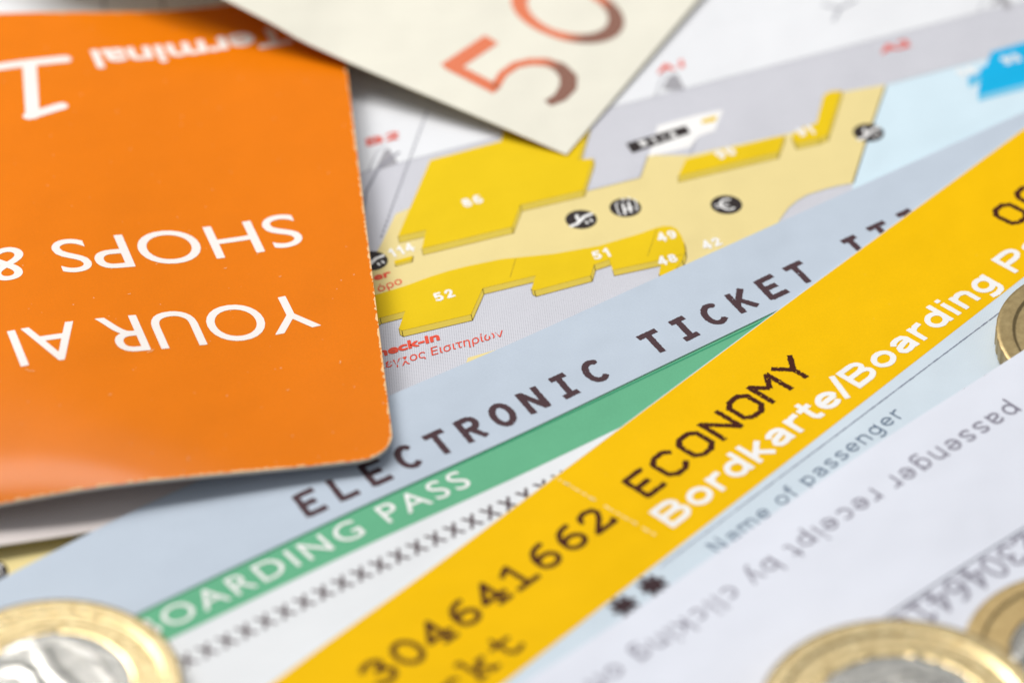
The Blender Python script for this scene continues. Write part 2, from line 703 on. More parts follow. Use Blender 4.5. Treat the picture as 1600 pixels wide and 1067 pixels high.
def sans():
    g = {}
    g['B'] = (.70, [[(.1, 0), (.1, 1)], [(.1, .91), (.38, .91)] + arc(.38, .72, .19, .19, 90, -90) + [(.1, .53)],
                    [(.1, .53), (.4, .53)] + arc(.4, .31, .21, .22, 90, -90) + [(.1, .09)]])
    g['P'] = (.67, [[(.1, 0), (.1, 1)], [(.1, .91), (.38, .91)] + arc(.38, .69, .21, .22, 90, -90) + [(.1, .47)]])
    g['o'] = (.60, [arc(.3, .37, .21, .285, 0, 360, 26)])
    g['r'] = (.40, [[(.1, 0), (.1, .74)], [(.1, .45), (.14, .57), (.24, .65), (.38, .66)]])
    g['d'] = (.60, [arc(.28, .37, .19, .285, 0, 360, 26), [(.48, 0), (.48, 1)]])
    g['b'] = (.60, [arc(.31, .37, .19, .285, 0, 360, 26), [(.1, 0), (.1, 1)]])
    g['p'] = (.60, [arc(.31, .37, .19, .285, 0, 360, 26), [(.1, -.26), (.1, .74)]])
    g['k'] = (.55, [[(.1, 0), (.1, 1)], [(.12, .28), (.48, .74)], [(.24, .42), (.50, 0)]])
    g['a'] = (.56, [[(.45, 0), (.45, .5), (.4, .62), (.28, .66), (.15, .62), (.09, .52)],
                    [(.45, .43), (.28, .39), (.13, .33), (.09, .21), (.15, .1), (.26, .075), (.38, .12), (.45, .22)]])
    g['t'] = (.36, [[(.17, .95), (.17, .2), (.22, .09), (.34, .075)], [(.02, .66), (.34, .66)]])
    g['e'] = (.58, [[(.1, .37), (.5, .37)], arc(.3, .37, .21, .285, 0, 318, 24)])
    g['i'] = (.22, [[(.1, 0), (.1, .74)], [(.1, .86), (.1, 1.0)]])
    g['l'] = (.22, [[(.1, 0), (.1, 1)]])
    g['n'] = (.57, [[(.1, 0), (.1, .74)], [(.1, .5), (.16, .61), (.28, .66), (.4, .62), (.46, .5), (.46, 0)]])
    g['u'] = (.57, [[(.46, 0), (.46, .74)], [(.1, .74), (.1, .24), (.16, .12), (.28, .075), (.4, .12), (.46, .24)]])
    g['m'] = (.88, [[(.1, 0), (.1, .74)], [(.1, .5), (.15, .62), (.26, .66), (.37, .62), (.43, .5), (.43, 0)],
                    [(.43, .5), (.48, .62), (.59, .66), (.70, .62), (.76, .5), (.76, 0)]])
    g['g'] = (.60, [arc(.28, .37, .19, .285, 0, 360, 26), [(.48, .74), (.48, -.06), (.43, -.17), (.28, -.22), (.12, -.17)]])
    g['/'] = (.30, [[(.0, -.02), (.27, 1.02)]])
    g['N'] = (.72, [[(.1, 0), (.1, 1)], [(.1, 1), (.56, 0)], [(.56, 0), (.56, 1)]])
    g['f'] = (.33, [[(.15, 0), (.15, .8), (.2, .92), (.34, .93)], [(.02, .66), (.32, .66)]])
    g['s'] = (.52, [[(.43, .55), (.38, .64), (.27, .67), (.15, .63), (.11, .53), (.18, .43), (.35, .34), (.43, .23), (.40, .12), (.27, .07), (.13, .1), (.07, .2)]])
    g['c'] = (.55, [arc(.3, .37, .21, .285, 48, 312, 22)])
    g['y'] = (.52, [[(.04, .74), (.26, .04)], [(.48, .74), (.24, -.04), (.18, -.18), (.06, -.21)]])
    g['A'] = (.66, [[(.03, 0), (.33, 1)], [(.63, 0), (.33, 1)], [(.14, .3), (.52, .3)]])
    g['-'] = (.40, [[(.05, .38), (.33, .38)]])
    g[' '] = (.30, [])
    g['0'] = (.60, [arc(.3, .5, .2, .41, 0, 360, 26)])
    g['1'] = (.60, [[(.34, 0), (.34, 1)], [(.34, .9), (.13, .74)]])
    g['2'] = (.60, [[(.1, .7), (.14, .84), (.28, .92), (.43, .86), (.48, .7), (.4, .5), (.1, .09), (.5, .09)]])
    g['3'] = (.60, [[(.1, .8), (.2, .91), (.34, .9), (.44, .8), (.43, .65), (.33, .54), (.22, .52)], [(.22, .53), (.4, .48), (.48, .35), (.46, .2), (.34, .09), (.2, .09), (.09, .2)]])
    g['4'] = (.60, [[(.42, 0), (.42, 1)], [(.4, .98), (.06, .3), (.56, .3)]])
    g['5'] = (.60, [[(.48, .91), (.15, .91), (.11, .5), (.25, .59), (.39, .55), (.48, .42), (.48, .25), (.4, .12), (.25, .08), (.08, .16)]])
    g['6'] = (.60, [arc(.3, .31, .2, .23, 0, 360, 24), [(.1, .31), (.11, .58), (.18, .8), (.31, .92), (.46, .86)]])
    g['8'] = (.60, [arc(.3, .29, .2, .21, 0, 360, 24), arc(.3, .71, .17, .19, 0, 360, 22)])
    g['9'] = (.60, [arc(.3, .69, .2, .23, 0, 360, 24), [(.5, .69), (.49, .42), (.42, .2), (.29, .08), (.14, .14)]])
    return g


def mono():
    g = {}
    g['E'] = (.7, [[(.1, 0), (.1, 1)], [(.1, .93), (.66, .93)], [(.1, .52), (.54, .52)], [(.1, .07), (.68, .07)]])
    g['L'] = (.7, [[(.12, 0), (.12, 1)], [(.12, .07), (.66, .07)]])
    g['C'] = (.7, [arc(.38, .5, .27, .42, 48, 312, 22)])
    g['T'] = (.7, [[(.35, 0), (.35, 1)], [(.03, .93), (.67, .93)]])
    g['R'] = (.7, [[(.1, 0), (.1, 1)], [(.1, .93), (.38, .93)] + arc(.38, .71, .2, .22, 90, -90, 10) + [(.1, .49)], [(.34, .46), (.62, 0)]])
    g['O'] = (.7, [arc(.35, .5, .27, .43, 0, 360, 28)])
    g['N'] = (.7, [[(.09, 0), (.09, 1)], [(.10, .96), (.58, .04)], [(.6, 0), (.6, 1)]])
    g['I'] = (.7, [[(.35, 0), (.35, 1)], [(.10, .93), (.60, .93)], [(.10, .07), (.60, .07)]])
    g['K'] = (.7, [[(.1, 0), (.1, 1)], [(.12, .4), (.58, .98)], [(.27, .58), (.62, .02)]])
    g['X'] = (.7, [[(.1, .1), (.6, .9)], [(.6, .1), (.1, .9)], [(.06, .1), (.13, .1)], [(.57, .1), (.64, .1)]])
    s = sans()
    for k in '3':
        g[k] = (.7, [[(.08, .82), (.18, .92), (.36, .95), (.5, .88), (.55, .76), (.48, .62), (.3, .54)], [(.3, .54), (.5, .48), (.6, .32), (.54, .14), (.38, .05), (.2, .06), (.06, .17)]])
    g['0'] = (.7, [arc(.35, .5, .27, .46, 0, 360, 28)])
    g['1'] = (.7, [[(.36, .04), (.36, .97)], [(.36, .97), (.12, .78)], [(.08, .04), (.64, .04)]])
    g['2'] = (.7, [[(.09, .72), (.14, .88), (.32, .96), (.52, .88), (.56, .7), (.46, .5), (.08, .05), (.62, .05), (.62, .16)]])
    g['4'] = (.7, [[(.46, .04), (.46, .97), (.06, .32), (.64, .32)], [(.32, .04), (.62, .04)]])
    g['6'] = (.7, [arc(.36, .3, .24, .26, 0, 360, 24), [(.12, .3), (.14, .58), (.26, .82), (.42, .93), (.58, .95)]])
    g['k'] = (.7, [[(.14, 0.04), (.14, .96)], [(.04, .96), (.14, .96)], [(.04, .04), (.26, .04)], [(.14, .3), (.54, .62)], [(.3, .42), (.6, .04)], [(.42, .62), (.62, .62)], [(.48, .04), (.66, .04)]])
    g['t'] = (.7, [[(.24, .92), (.24, .2), (.32, .06), (.48, .05), (.62, .12)], [(.04, .64), (.56, .64)]])
    g['r'] = (.7, [[(.2, .04), (.2, .62)], [(.06, .62), (.2, .62)], [(.2, .42), (.34, .6), (.5, .64), (.62, .56)], [(.04, .04), (.46, .04)]])
    return g


def octa():
    g = {}
    g['O'] = (.7, [[(.22, .05), (.48, .05), (.64, .22), (.64, .78), (.48, .95), (.22, .95), (.06, .78), (.06, .22), (.22, .05)]])
    g['C'] = (.7, [[(.64, .24), (.48, .05), (.22, .05), (.06, .22), (.06, .78), (.22, .95), (.48, .95), (.64, .78)]])
    g['E'] = (.7, [[(.1, 0), (.1, 1)], [(.1, .94), (.64, .94)], [(.1, .5), (.5, .5)], [(.1, .06), (.64, .06)]])
    g['N'] = (.7, [[(.07, 0), (.07, 1)], [(.07, .95), (.63, .05)], [(.63, 0), (.63, 1)]])
    g['M'] = (.7, [[(.05, 0), (.05, 1)], [(.05, .97), (.35, .5)], [(.65, .97), (.35, .5)], [(.65, 0), (.65, 1)]])
    g['Y'] = (.7, [[(.04, 1), (.35, .5)], [(.66, 1), (.35, .5)], [(.35, .5), (.35, 0)]])
    return g


SANS, MONO, OCTA = sans(), mono(), octa()


def print_stroke(ink, text, font, c0, c1, H, cap, hw, track=0.0, butt=True, skew=0.0, pitch=None, wscale=None, ymul=1.0, wiggle=0.0, ref=-1):
    """stroke font; c0 / c1: photo positions of the baseline at the first and last glyph's centre; hw in mm"""
    xs = []; x = 0.0
    for ch in text:
        w = font[ch][0] if ch in font else .3
        if pitch:
            xs.append(x); x += pitch
        else:
            xs.append(x); x += w + track
    w0 = font[text[0]][0]; w1 = font[text[ref]][0] if text[ref] in font else .3
    X0 = xs[0] + w0 / 2; X1 = xs[ref] + w1 / 2
    A = R(c0, H); B = R(c1, H)
    k = np.hypot(*(B - A)) / (X1 - X0)
    ud = unit(B - A)
    gx = (wscale if wscale else k)          # glyph width scale
    v = (rot90(ud) + ud * math.tan(math.radians(skew))) * cap * ymul
    for ch, x in zip(text, xs):
        if ch not in font or ch == ' ':
            continue
        w, st = font[ch]
        cpos = A + ud * k * (x + w / 2 - X0)
        a = random.uniform(-wiggle, wiggle)
        cpos = cpos + rot90(ud) * a
        out = []
        for s in st:
            s = np.array(s)
            out.append((cpos + np.outer((s[:, 0] - w / 2) * gx, ud) + np.outer(s[:, 1], v), hw, butt))
        ink.add(strokes=out)


def pxs(pts, H):
    return [R(p, H) for p in pts]


def line_print(ink, pts, H, hw, butt=True):
    ink.add(strokes=[(np.array(pxs(pts, H)), hw, butt)])


def flat(name, pts, H, mat, parent, off, world=False, label=None):
    """one flat printed area, outline in photo positions on surface H"""
    P = np.array(pts if world else pxs(pts, H))
    A = 0.5 * np.sum(P[:, 0] * np.roll(P[:, 1], -1) - P[:, 1] * np.roll(P[:, 0], -1))
    if A < 0:
        P = P[::-1]
    z = H(P[:, 0], P[:, 1]) + off
    return mesh_obj(name, np.c_[P, z], [list(range(len(P)))], mat, parent, label=label)


# ================================================================== THE SCENE
# ---- table
tb = sheet('table_top', [(-420, -420), (420, -420), (420, 620), (-420, 620)], H_table, 20, 0, 'table_paint', 'table_paint', None)
tb['kind'] = 'structure'

# ---- airport map ---------------------------------------------------
mp = thing('terminal_map', 'large white airport terminal map sheet with yellow shop blocks lying flat beneath everything', 'map', (0, 20, 0))
sheet('map_sheet', [(-150, -110), (150, -110), (150, 150), (-150, 150)], H_map, 0.12, 0, 'map_white', 'map_white', mp, smooth=False)
L1, L2, L3, L4, L5 = 0.010, 0.018, 0.026, 0.034, 0.042

a0 = R((628, 254), H_map); a1 = R((1532, 20), H_map)
ad = unit(a1 - a0)
pa = a0 - ad * 22; pb = a1 + ad * 40
flat('apron_print', [pb, pa, (pa[0], -100), (140, -100), (140, pb[1])], H_map, 'map_grey', mp, L1, world=True)
ik = Ink(0.08)
ik.add(strokes=[(np.array([pa, pb]), 0.055, True)])
# gate fingers
for q in ([(1023, 154), (1034, 122), (1040, 115)], [(575, 268), (590, 236), (603, 228)], [(1529, 20), (1541, -8), (1550, -24)]):
    line_print(ik, q, H_map, 0.06)
line_print(ik, [(913, 300), (1000, 278), (1012, 243)], H_map, 0.06)
line_print(ik, [(1078, 243), (1090, 213)], H_map, 0.06)
line_print(ik, [(1384, 133), (1640, 66)], H_map, 0.05)
ik.build('outline_print', 'map_grey_line', H_map, mp, L3)
for q in ([(1034, 140), (1046, 118), (1058, 116), (1070, 139), (1052, 142)], [(588, 262), (600, 236), (608, 232), (622, 256), (596, 265)],
          [(1546, 14), (1556, -8), (1570, -12), (1582, 14), (1570, 16), (1562, 2)]):
    flat('gate_print', q, H_map, 'map_grey_dark', mp, L2)
# light blue hall to the right, sand coloured concourse
flat('hall_print', [(1384, 133), (1700, 50), (1700, 300), (1325, 330), (1333, 287)], H_map, 'map_sky', mp, L2)
cur = [(1333, 287), (1310, 291), (1290, 296), (1262, 305), (1246, 314), (1232, 326), (1218, 345)]
sand = [(1384, 133)] + cur + [(1180, 400), (1060, 440), (1040, 390), (900, 410), (780, 430), (680, 470), (620, 480), (560, 510), (555, 430), (585, 400), (594, 385), (618, 335),
        (700, 300), (905, 290), (913, 300), (1000, 278), (1012, 243), (1078, 243), (1090, 240), (1243, 207), (1276, 196), (1290, 150), (1314, 145)]
flat('concourse_print', sand, H_map, 'map_sand', mp, L3)
ik = Ink(0.06)
line_print(ik, [(1384, 135), (1356, 215), (1333, 287)], H_map, 0.085)
ik.build('wall_line_print', 'map_black', H_map, mp, L4)
ik = Ink(0.07)
line_print(ik, cur, H_map, 0.04)
ik.build('outline_print', 'map_grey_dark', H_map, mp, L4)


def block(face, side=True, d=(2.0, 9.5), mat='map_yellow', smat='map_side', name='shop_block_print', outline=True):
    """a shop block drawn on the map: top face, pale front, fine outline"""
    P = pxs(face, H_map)
    dv = R((face[0][0] + d[0], face[0][1] + d[1]), H_map) - R(face[0], H_map)
    if side:
        n = len(P)
        A = 0.5 * sum(P[i][0] * P[(i + 1) % n][1] - P[(i + 1) % n][0] * P[i][1] for i in range(n))
        V = []; F = []
        for i in range(n):
            a, b = P[i], P[(i + 1) % n]
            e = b - a
            nrm = np.array([e[1], -e[0]]) * (1 if A > 0 else -1)
            if nrm @ dv > 0.02 * np.hypot(*e):
                k = len(V)
                V += [tuple(a), tuple(b), tuple(b + dv), tuple(a + dv)]
                F.append([k, k + 1, k + 2, k + 3] if A < 0 else [k + 3, k + 2, k + 1, k])
        V = np.array(V)
        mesh_obj('block_side_print', np.c_[V, H_map(V[:, 0], V[:, 1]) + L4], F, smat, mp)
        if outline:
            ik = Ink(0.06)
            for f in F:
                q = V[f]
                ik.add(strokes=[(np.array([q[0], q[1], q[2], q[3], q[0]]), 0.036, False)])
            ik.build('outline_print', 'map_line', H_map, mp, L4 + 0.005)
    flat(name, P, H_map, mat, mp, L5, world=True)


block([(672, 251), (783, 221), (790, 180), (925, 178), (915, 212), (904, 250), (927, 248.5), (911, 298), (813, 321), (800, 355), (659, 389), (666, 360), (622, 370)])
block([(1072, 250), (1226, 212), (1216, 238), (1060, 275.5)], d=(0, 10))
block([(1244, 203), (1276, 193), (1287, 150), (1296, 144), (1315, 142), (1293, 211), (1280, 217), (1244, 225), (1238, 215)], d=(1, 9))
block([(560, 520), (575, 470), (587, 461), (631, 448), (672, 433), (700, 424), (732, 416), (783, 405.5), (867, 397), (935, 385), (1002, 365), (1024, 357), (1036, 354), (1048, 354), (1057, 358), (1064, 368),
       (1069, 380), (1070, 394), (1066, 407), (1058, 418), (1040, 440), (1029.5, 429), (1034, 406), (957, 422.5), (952, 406), (928, 414), (923, 431), (835, 454.6), (830, 452), (837, 431), (754, 451), (736, 491.7), (628, 517), (623, 514), (633, 486.7), (594, 497)])
ik = Ink(0.06)
for q in ([(806, 404), (797, 434)], [(1026, 358), (1012, 401)], [(1066, 398), (1034, 405)]):
    line_print(ik, q, H_map, 0.03)
ik.build('outline_print', 'map_line', H_map, mp, L5 + .006)
flat('concourse_print', [(731, 559), (800, 540), (790, 560), (727, 572)], H_map, 'map_sand', mp, L3)
block([(1549, 82), (1640, 56), (1640, 121), (1528, 150), (1533, 120), (1520, 126), (1512, 128), (1514, 121), (1530, 116), (1533, 106), (1541, 104)], mat='map_cyan', smat='map_cyan_side', d=(1, 9), outline=False)
block([(616, 408), (645, 400), (643, 406), (617, 413)], d=(1, 4), name='kiosk_print')
# yellow area at the near left, with its marker
flat('concourse_print', [(-60, 800), (180, 800), (180, 1000), (-60, 1000)], H_map, 'map_sand', mp, L2)
# white sign panel
flat('panel_print', [(1028, 197), (1092, 179.5), (1130, 172), (1117, 205), (1092, 213.7), (1078, 231), (1013, 245)], H_map, 'print_white', mp, L4)
flat('flag_print', [(978, 225), (1071.5, 197), (1079, 208.6), (988, 240)], H_map, 'map_black', mp, L5)
flat('dot_print', [(1097, 188), (1120, 181), (1118, 190), (1096, 194)], H_map, 'map_yellow', mp, L5)


def disc_pts(c, r, H, n=40):
    c = R(c, H)
    return [(c[0] + r * math.cos(2 * math.pi * k / n), c[1] + r * math.sin(2 * math.pi * k / n)) for k in range(n)]


def strokes_px(ink, lst, H):
    ink.add(strokes=[(np.array(pxs(p, H)), w, b) for p, w, b in lst])


for c in ((908, 343.5), (977, 325), (1135, 320.5), (1357, 208), (581, 408), (-15, 894)):
    flat('icon_disc_print', disc_pts(c, 1.74, H_map), H_map, 'map_black', mp, L5 + .004, world=True)
ik = Ink(0.045)


def person(cx, cy, s=1.0):
    q = lambda x, y: (cx + x * s, cy + y * s)
    strokes_px(ik, [([q(-14, 9), q(-6, 6), q(4, -4), q(14, -8)], 0.21, False), ([q(-2, 2), q(-6, -3), q(-6, -6)], 0.17, False)], H_map)
    strokes_px(ik, [(([q(7, 3), q(9, 5)]), 0.13, False), (([q(13, 0), q(15, 2)]), 0.13, False)], H_map)


person(908, 344, 1.12); person(1357, 209, 1.1); person(583, 409, 1.1); person(-15, 893, 1.1)
strokes_px(ik, [([(966, 317), (962, 320), (967, 335), (971, 337)], .07, True), ([(988, 312), (992, 313), (996, 327), (993, 330)], .07, True), ([(973, 320), (977, 335)], .14, False), ([(982, 317), (986, 332)], .14, False),
                ([(976, 328), (988, 325)], .14, False), ([(973, 312.5), (974, 313)], .16, False), ([(982, 310.5), (983, 311)], .16, False)], H_map)
# the euro sign
ec = R((1134, 320.5), H_map); er = .98
th = math.radians(14)
ex = np.array([math.cos(th), math.sin(th)]); ey = rot90(ex)
ik.add(strokes=[(np.array([ec + ex * (er * (math.cos(t) * .82 + .25)) + ey * (er * math.sin(t)) for t in np.radians(np.linspace(50, 310, 22))]), 0.13, True),
                (np.array([ec + ex * -1.25 + ey * .24, ec + ex * .3 + ey * .24]), 0.085, True), (np.array([ec + ex * -1.25 - ey * .24, ec + ex * .35 - ey * .24]), 0.085, True)])
ik.build('icon_symbol_print', 'print_white', H_map, mp, L5 + .012)

ik = Ink(0.05)
ns = lambda t, a, b, cap, hw: print_stroke(ik, t, SANS, a, b, H_map, cap * 1.22, hw * 1.02, butt=False, track=.06, skew=4, wscale=cap * 1.42)
ns('52', (689, 470), (706, 465), 1.15, .15)
ns('51', (936, 405), (952, 401), 1.15, .15)
ns('49', (1037, 377), (1053, 373), 1.15, .15)
ns('48', (1038, 414), (1054, 410), 1.15, .15)
ns('42', (1108, 389), (1124, 384), 1.15, .15)
ns('86', (733, 323), (750, 318), 1.2, .17)
ns('90', (1130, 248), (1146, 243), 1.2, .17)
ns('91', (1256, 213), (1271, 209), 1.2, .17)
ns('93', (1577, 101), (1592, 97), 1.3, .18)
ns('114', (617, 401), (643, 393), 1.1, .14)
ns('94', (1506, 120), (1520, 116), 1.2, .15)
ik.build('number_print', 'print_white', H_map, mp, L5 + .02)
ik = Ink(0.05)
print_stroke(ik, 'B1-4', SANS, (1008, 228), (1054, 215), H_map, .95, .14, track=.3, butt=False, wscale=1.1)
ik.build('number_print', 'print_white', H_map, mp, L5 + .02)

ik = Ink(0.05)
print_font(ik, 'A2', (1391, 81), (1414, 75), H_map, 1.35, grow=.09, skew=18)
print_font(ik, 'A1', (1042, 112), (1066, 106), H_map, 1.35, grow=.09, skew=18)
print_stroke(ik, 'B2', {**SANS}, (586, 226), (614, 219), H_map, 1.35, .16, skew=18)
print_font(ik, 'Check-in', (578, 562.5), (680, 533), H_map, 1.22, grow=.085, skew=17)
print_font(ik, 'er', (592, 437), (606, 433), H_map, 1.1, grow=.07, skew=14)
ik.build('red_lettering', 'map_red', H_map, mp, L5 + .01)
ik = Ink(0.045)
print_font(ik, 'Έλεγχος Εισιτηρίων', (573, 583.5), (781, 527), H_map, 1.22, grow=.005, skew=17)
print_font(ik, 'όρο', (598, 455), (624, 445), H_map, 1.1, grow=.01, skew=14)
ik.build('red_lettering', 'map_red', H_map, mp, L5 + .01)
ik = Ink(0.08)


def dotted(a, b, n, w):
    for k in range(n):
        t0, t1 = k / n, (k + 0.55) / n
        ik.add(strokes=[(np.array([R((a[0] + (b[0] - a[0]) * t, a[1] + (b[1] - a[1]) * t), H_map) for t in (t0, t1)]), w, False)])


dotted((668, 172), (594, 375), 26, 0.11)
line_print(ik, [(624, 238), (592, 262), (572, 300), (565, 360)], H_map, 0.16)
line_print(ik, [(160, -20), (167, 60)], H_map, 0.12)
line_print(ik, [(252, -20), (258, 50)], H_map, 0.12)
# parked aircraft drawn on the apron, far behind
line_print(ik, [(1285, 8), (1312, 14), (1338, 0)], H_map, 0.16)
line_print(ik, [(1312, 14), (1302, 34)], H_map, 0.13)
ik.build('route_print', 'map_grey_line', H_map, mp, L5)

# ---- green boarding pass -------------------------------------------
d36 = np.array([math.cos(math.radians(36.75)), math.sin(math.radians(36.75))])
n36 = rot90(d36)


def perp(p, q, n):
    return (p - q) @ n


gtop = R((736, 710), H_grey)                                   # a point on the grey sheet's lower edge
t = 1.2                                                        # the pass runs on a little under the grey sheet
bp = thing('boarding_pass', 'white boarding pass with a green header band, tucked under the grey ticket sheet', 'boarding pass', (gtop[0], gtop[1], 0.9))
c0 = gtop + n36 * t
q = lambda u, v: c0 + d36 * u + n36 * v
sheet('pass_sheet', [q(-62, 0), q(-62, -50), q(80, -50), q(80, 0)], H_pass, 0.14, 2.5, 'pass_white', 'pass_white', bp)
gb = R((540, 867), H_pass)
wg = -(gb - c0) @ n36
q2 = lambda u, v, off: None
sheet('header_band', [q(-62, -0.001), q(-62, -wg), q(80, -wg), q(80, -0.001)], H_pass, 0, 2.5, 'green', 'green', bp, off=0.012)
ik = Ink(0.05, rough=.01)
e0 = R((209, 962), H_pass) - n36 * .05
ik.add(strokes=[(np.array([e0, e0 + d36 * 95]), 0.10, True)])
ik.build('band_dark_line', 'green_line', H_pass, bp, 0.03)  # darker green line along the upper edge of the band
ik = Ink(0.05, rough=.012)
print_font(ik, 'BOARDING PASS', (243, 993), (728, 762), H_pass, 2.72, space=1.18, grow=.0)
ik.build('header_lettering', 'print_white', H_pass, bp, 0.04)
ik = Ink(0.055, rough=.03, freq=5)
print_stroke(ik, 'X' * 22, MONO, (270, 1055), (887, 754), H_pass, 1.95, .17, pitch=1.0, wscale=2.3, butt=False)
ik.build('row_lettering', 'ink_brown', H_pass, bp, 0.025)

# ---- grey electronic ticket ----------------------------------------
et = thing('electronic_ticket', 'pale blue-grey ticket sheet with dark typewritten heading under the yellow card', 'ticket', (0, 0, 1.0))
up = [(1600, 175), (1070, 414), (820, 527), (611, 620), (470, 683), (330, 743), (165, 826), (-40, 930)]
low = [(209, 961), (736, 710), (1229, 477.6)]
U = pxs(up, H_grey)
A = R(low[0], H_grey); B = R(low[2], H_grey)
ld = unit(B - A)
rb = B + ld * 70; la = A - ld * 40
ud = unit(U[0] - U[1])
ra = U[0] + ud * 30
# straighten the upper edge right of the leaflet: a cut sheet has a straight edge
V0 = U[1]; outl = [ra, V0] + [V0 - ud * s for s in (20, 40, 60)]
tl = V0 - ud * 110
outl = [ra, V0, tl, la, A, B, rb]
sheet('ticket_sheet', outl, H_grey, 0.11, 1.6, 'grey_blue', 'white_paper', et)
ik = Ink(0.05, rough=.045, freq=7.0, pits=0.9)
print_stroke(ik, 'ELECTRONIC TICKET ITI', MONO, (497, 801), (1438, 358), H_grey, 3.55, .37, pitch=1.0, wscale=3.75, skew=8.5, butt=True, wiggle=.05)
ik.build('heading_lettering', 'ink_brown', H_grey, et, 0.022)

# ---- yellow boarding card ------------------------------------------
yc = thing('boarding_card', 'bright yellow and pale blue boarding card lying diagonally over the grey sheet', 'boarding pass', (20, -15, 1.7))
y0 = R((1060, 600), H_card); y1 = R((1600, 206), H_card); y2 = R((530, 995.6), H_card)
yd = unit(y1 - y2); yn = rot90(yd)
b0 = R((1244, 710), H_card)
wy = (y0 - b0) @ yn
qy = lambda u, v: y0 + yd * u + yn * v
sheet('card_sheet', [qy(-80, 0), qy(-80, -75), qy(100, -75), qy(100, 0)], H_card, 0.24, 3.0, 'card_blue', 'white_paper', yc)
sheet('yellow_band', [qy(-80, -0.10), qy(-80, -wy), qy(100, -wy), qy(100, -0.10)], H_card, 0, 3.0, 'card_yellow', 'card_yellow', yc, off=0.012)
ik = Ink(0.06, rough=.02)
print_stroke(ik, 'Bordkarte/Boarding Pass', SANS, (1069, 812), (1600, 417), H_card, 3.35, .32, track=.03, butt=True, ref=19, skew=3)
ik.build('band_lettering', 'print_white', H_card, yc, 0.035)
ik = Ink(0.045, rough=.07, freq=7.0, pits=0.80)
print_stroke(ik, 'ECONOMY', OCTA, (1027.5, 767), (1261, 590), H_card, 3.65, .32, pitch=1.0, wscale=4.9, butt=True, wiggle=.03, skew=3)
print_stroke(ik, 'OC', OCTA, (1600, 345), (1634, 317), H_card, 3.65, .32, pitch=1.0, wscale=4.6, butt=True, skew=3)
ik.build('class_lettering', 'ink_black', H_card, yc, 0.035)
ik = Ink(0.06, rough=.01)
print_stroke(ik, '304641662', MONO, (613, 1062), (950, 824), H_card, 3.35, .30, pitch=1.0, wscale=4.7, butt=False)
print_stroke(ik, 'rkt', MONO, (722, 1084), (808, 1019), H_card, 3.2, .25, pitch=1.0, wscale=4.3, butt=False)
ik.build('number_lettering', 'ink_black', H_card, yc, 0.035)
ik = Ink(0.045, rough=.03)
line_print(ik, [(1032, 885), (1300, 684.7), (1640, 430)], H_card, 0.055)
ik.build('rule_line', 'line_slate', H_card, yc, 0.03)
ik = Ink(0.055, rough=.01)
print_stroke(ik, 'Name of passenger', SANS, (1134, 858), (1410, 652), H_card, 1.95, .11, track=.06, butt=True)
ik.build('small_lettering', 'text_slate', H_card, yc, 0.03)
ik = Ink(0.05, rough=.09, freq=4)
for c in ((1020, 914), (975, 946)):
    cc = R(c, H_card)
    ik.add(strokes=[(np.array([cc - 1.25 * np.array([math.cos(a), math.sin(a)]), cc + 1.25 * np.array([math.cos(a), math.sin(a)])]), .30, False) for a in np.radians([48, 93, 138, 3])] + [(np.array([cc - yd * .6, cc + yd * .6]), .5, False)])
line_print(ik, [(1505, 610), (1508, 608)], H_card, .16, False)
line_print(ik, [(1520, 601), (1547, 583)], H_card, .09, False)
ik.build('asterisk_print', 'dotmark', H_card, yc, 0.03)
# perforation torn across the yellow band
ik = Ink(0.045, rough=.06, freq=3.5)
pA = R((866, 745), H_card); pB = R((1024, 836), H_card)
for k in range(24):
    t0 = k / 24 + random.uniform(0, .008)
    if random.random() < .12:
        continue
    t1 = t0 + random.uniform(.012, .034)
    w = random.uniform(.05, .10)
    jj = random.uniform(-.04, .04) * yn[::-1]
    ik.add(strokes=[(np.array([pA + (pB - pA) * t0 + jj, pA + (pB - pA) * t1 + jj]), w, False)])
for k in (3, 9, 15, 19, 22):
    ik.add(strokes=[(np.array([pA + (pB - pA) * (k / 24), pA + (pB - pA) * (k / 24 + .012)]), .15, False)])
ik.build('perforation', 'perf_pale', H_card, yc, 0.045)

# ---- lower white sheet and receipt ---------------------------------
rl0 = R((820, 1065), H_rec); rl1 = R((1579, 560), H_rec)
rd = unit(rl1 - rl0); rn = rot90(rd)
us = thing('ticket_copy', 'white printed sheet with faint grey digits showing past the receipt between two coins', 'paper', (60, -50, 2))
k0 = R((1600, 823), H_rec); k1 = R((1375.6, 967.5), H_rec)
kd = unit(k0 - k1); kn = rot90(kd)
sheet('paper_sheet', [k1 - kd * 80 + kn * 7, k1 - kd * 80 - kn * 60, k0 + kd * 60 - kn * 60, k0 + kd * 60 + kn * 7], H_under, 0.11, 6.0, 'receipt_white', 'white_paper', us)
ik = Ink(0.08)
print_stroke(ik, '23046416', MONO, (1589, 838), (1395, 964), H_under, 3.1, .2, pitch=1.0, wscale=3.2, butt=False)
ik.build('digit_lettering', 'text_grey', H_under, us, 0.025)
rc = thing('receipt', 'plain white passenger receipt with upside-down grey sentence, lying over the yellow card', 'receipt', (40, -40, 3))
sheet('receipt_sheet', [rl0 - rd * 60, k1 - kd * 75, k1, k0, k0 + kd * 60, rl1 + rd * 60, rl1], H_rec, 0.11, 2.0, 'receipt_white', 'white_paper', rc)
ik = Ink(0.07)
print_stroke(ik, 'your passenger receipt by clicking on', SANS, (1665, 571), (922, 1058), H_rec, 2.5, .145, track=.08, butt=True)
ik.build('sentence_lettering', 'text_grey', H_rec, rc, 0.025)

# ---- orange leaflet ------------------------------------------------
lf = thing('leaflet', 'glossy orange airport guide leaflet with rounded corner and upside-down white lettering', 'leaflet', (OC[0], OC[1], 1))


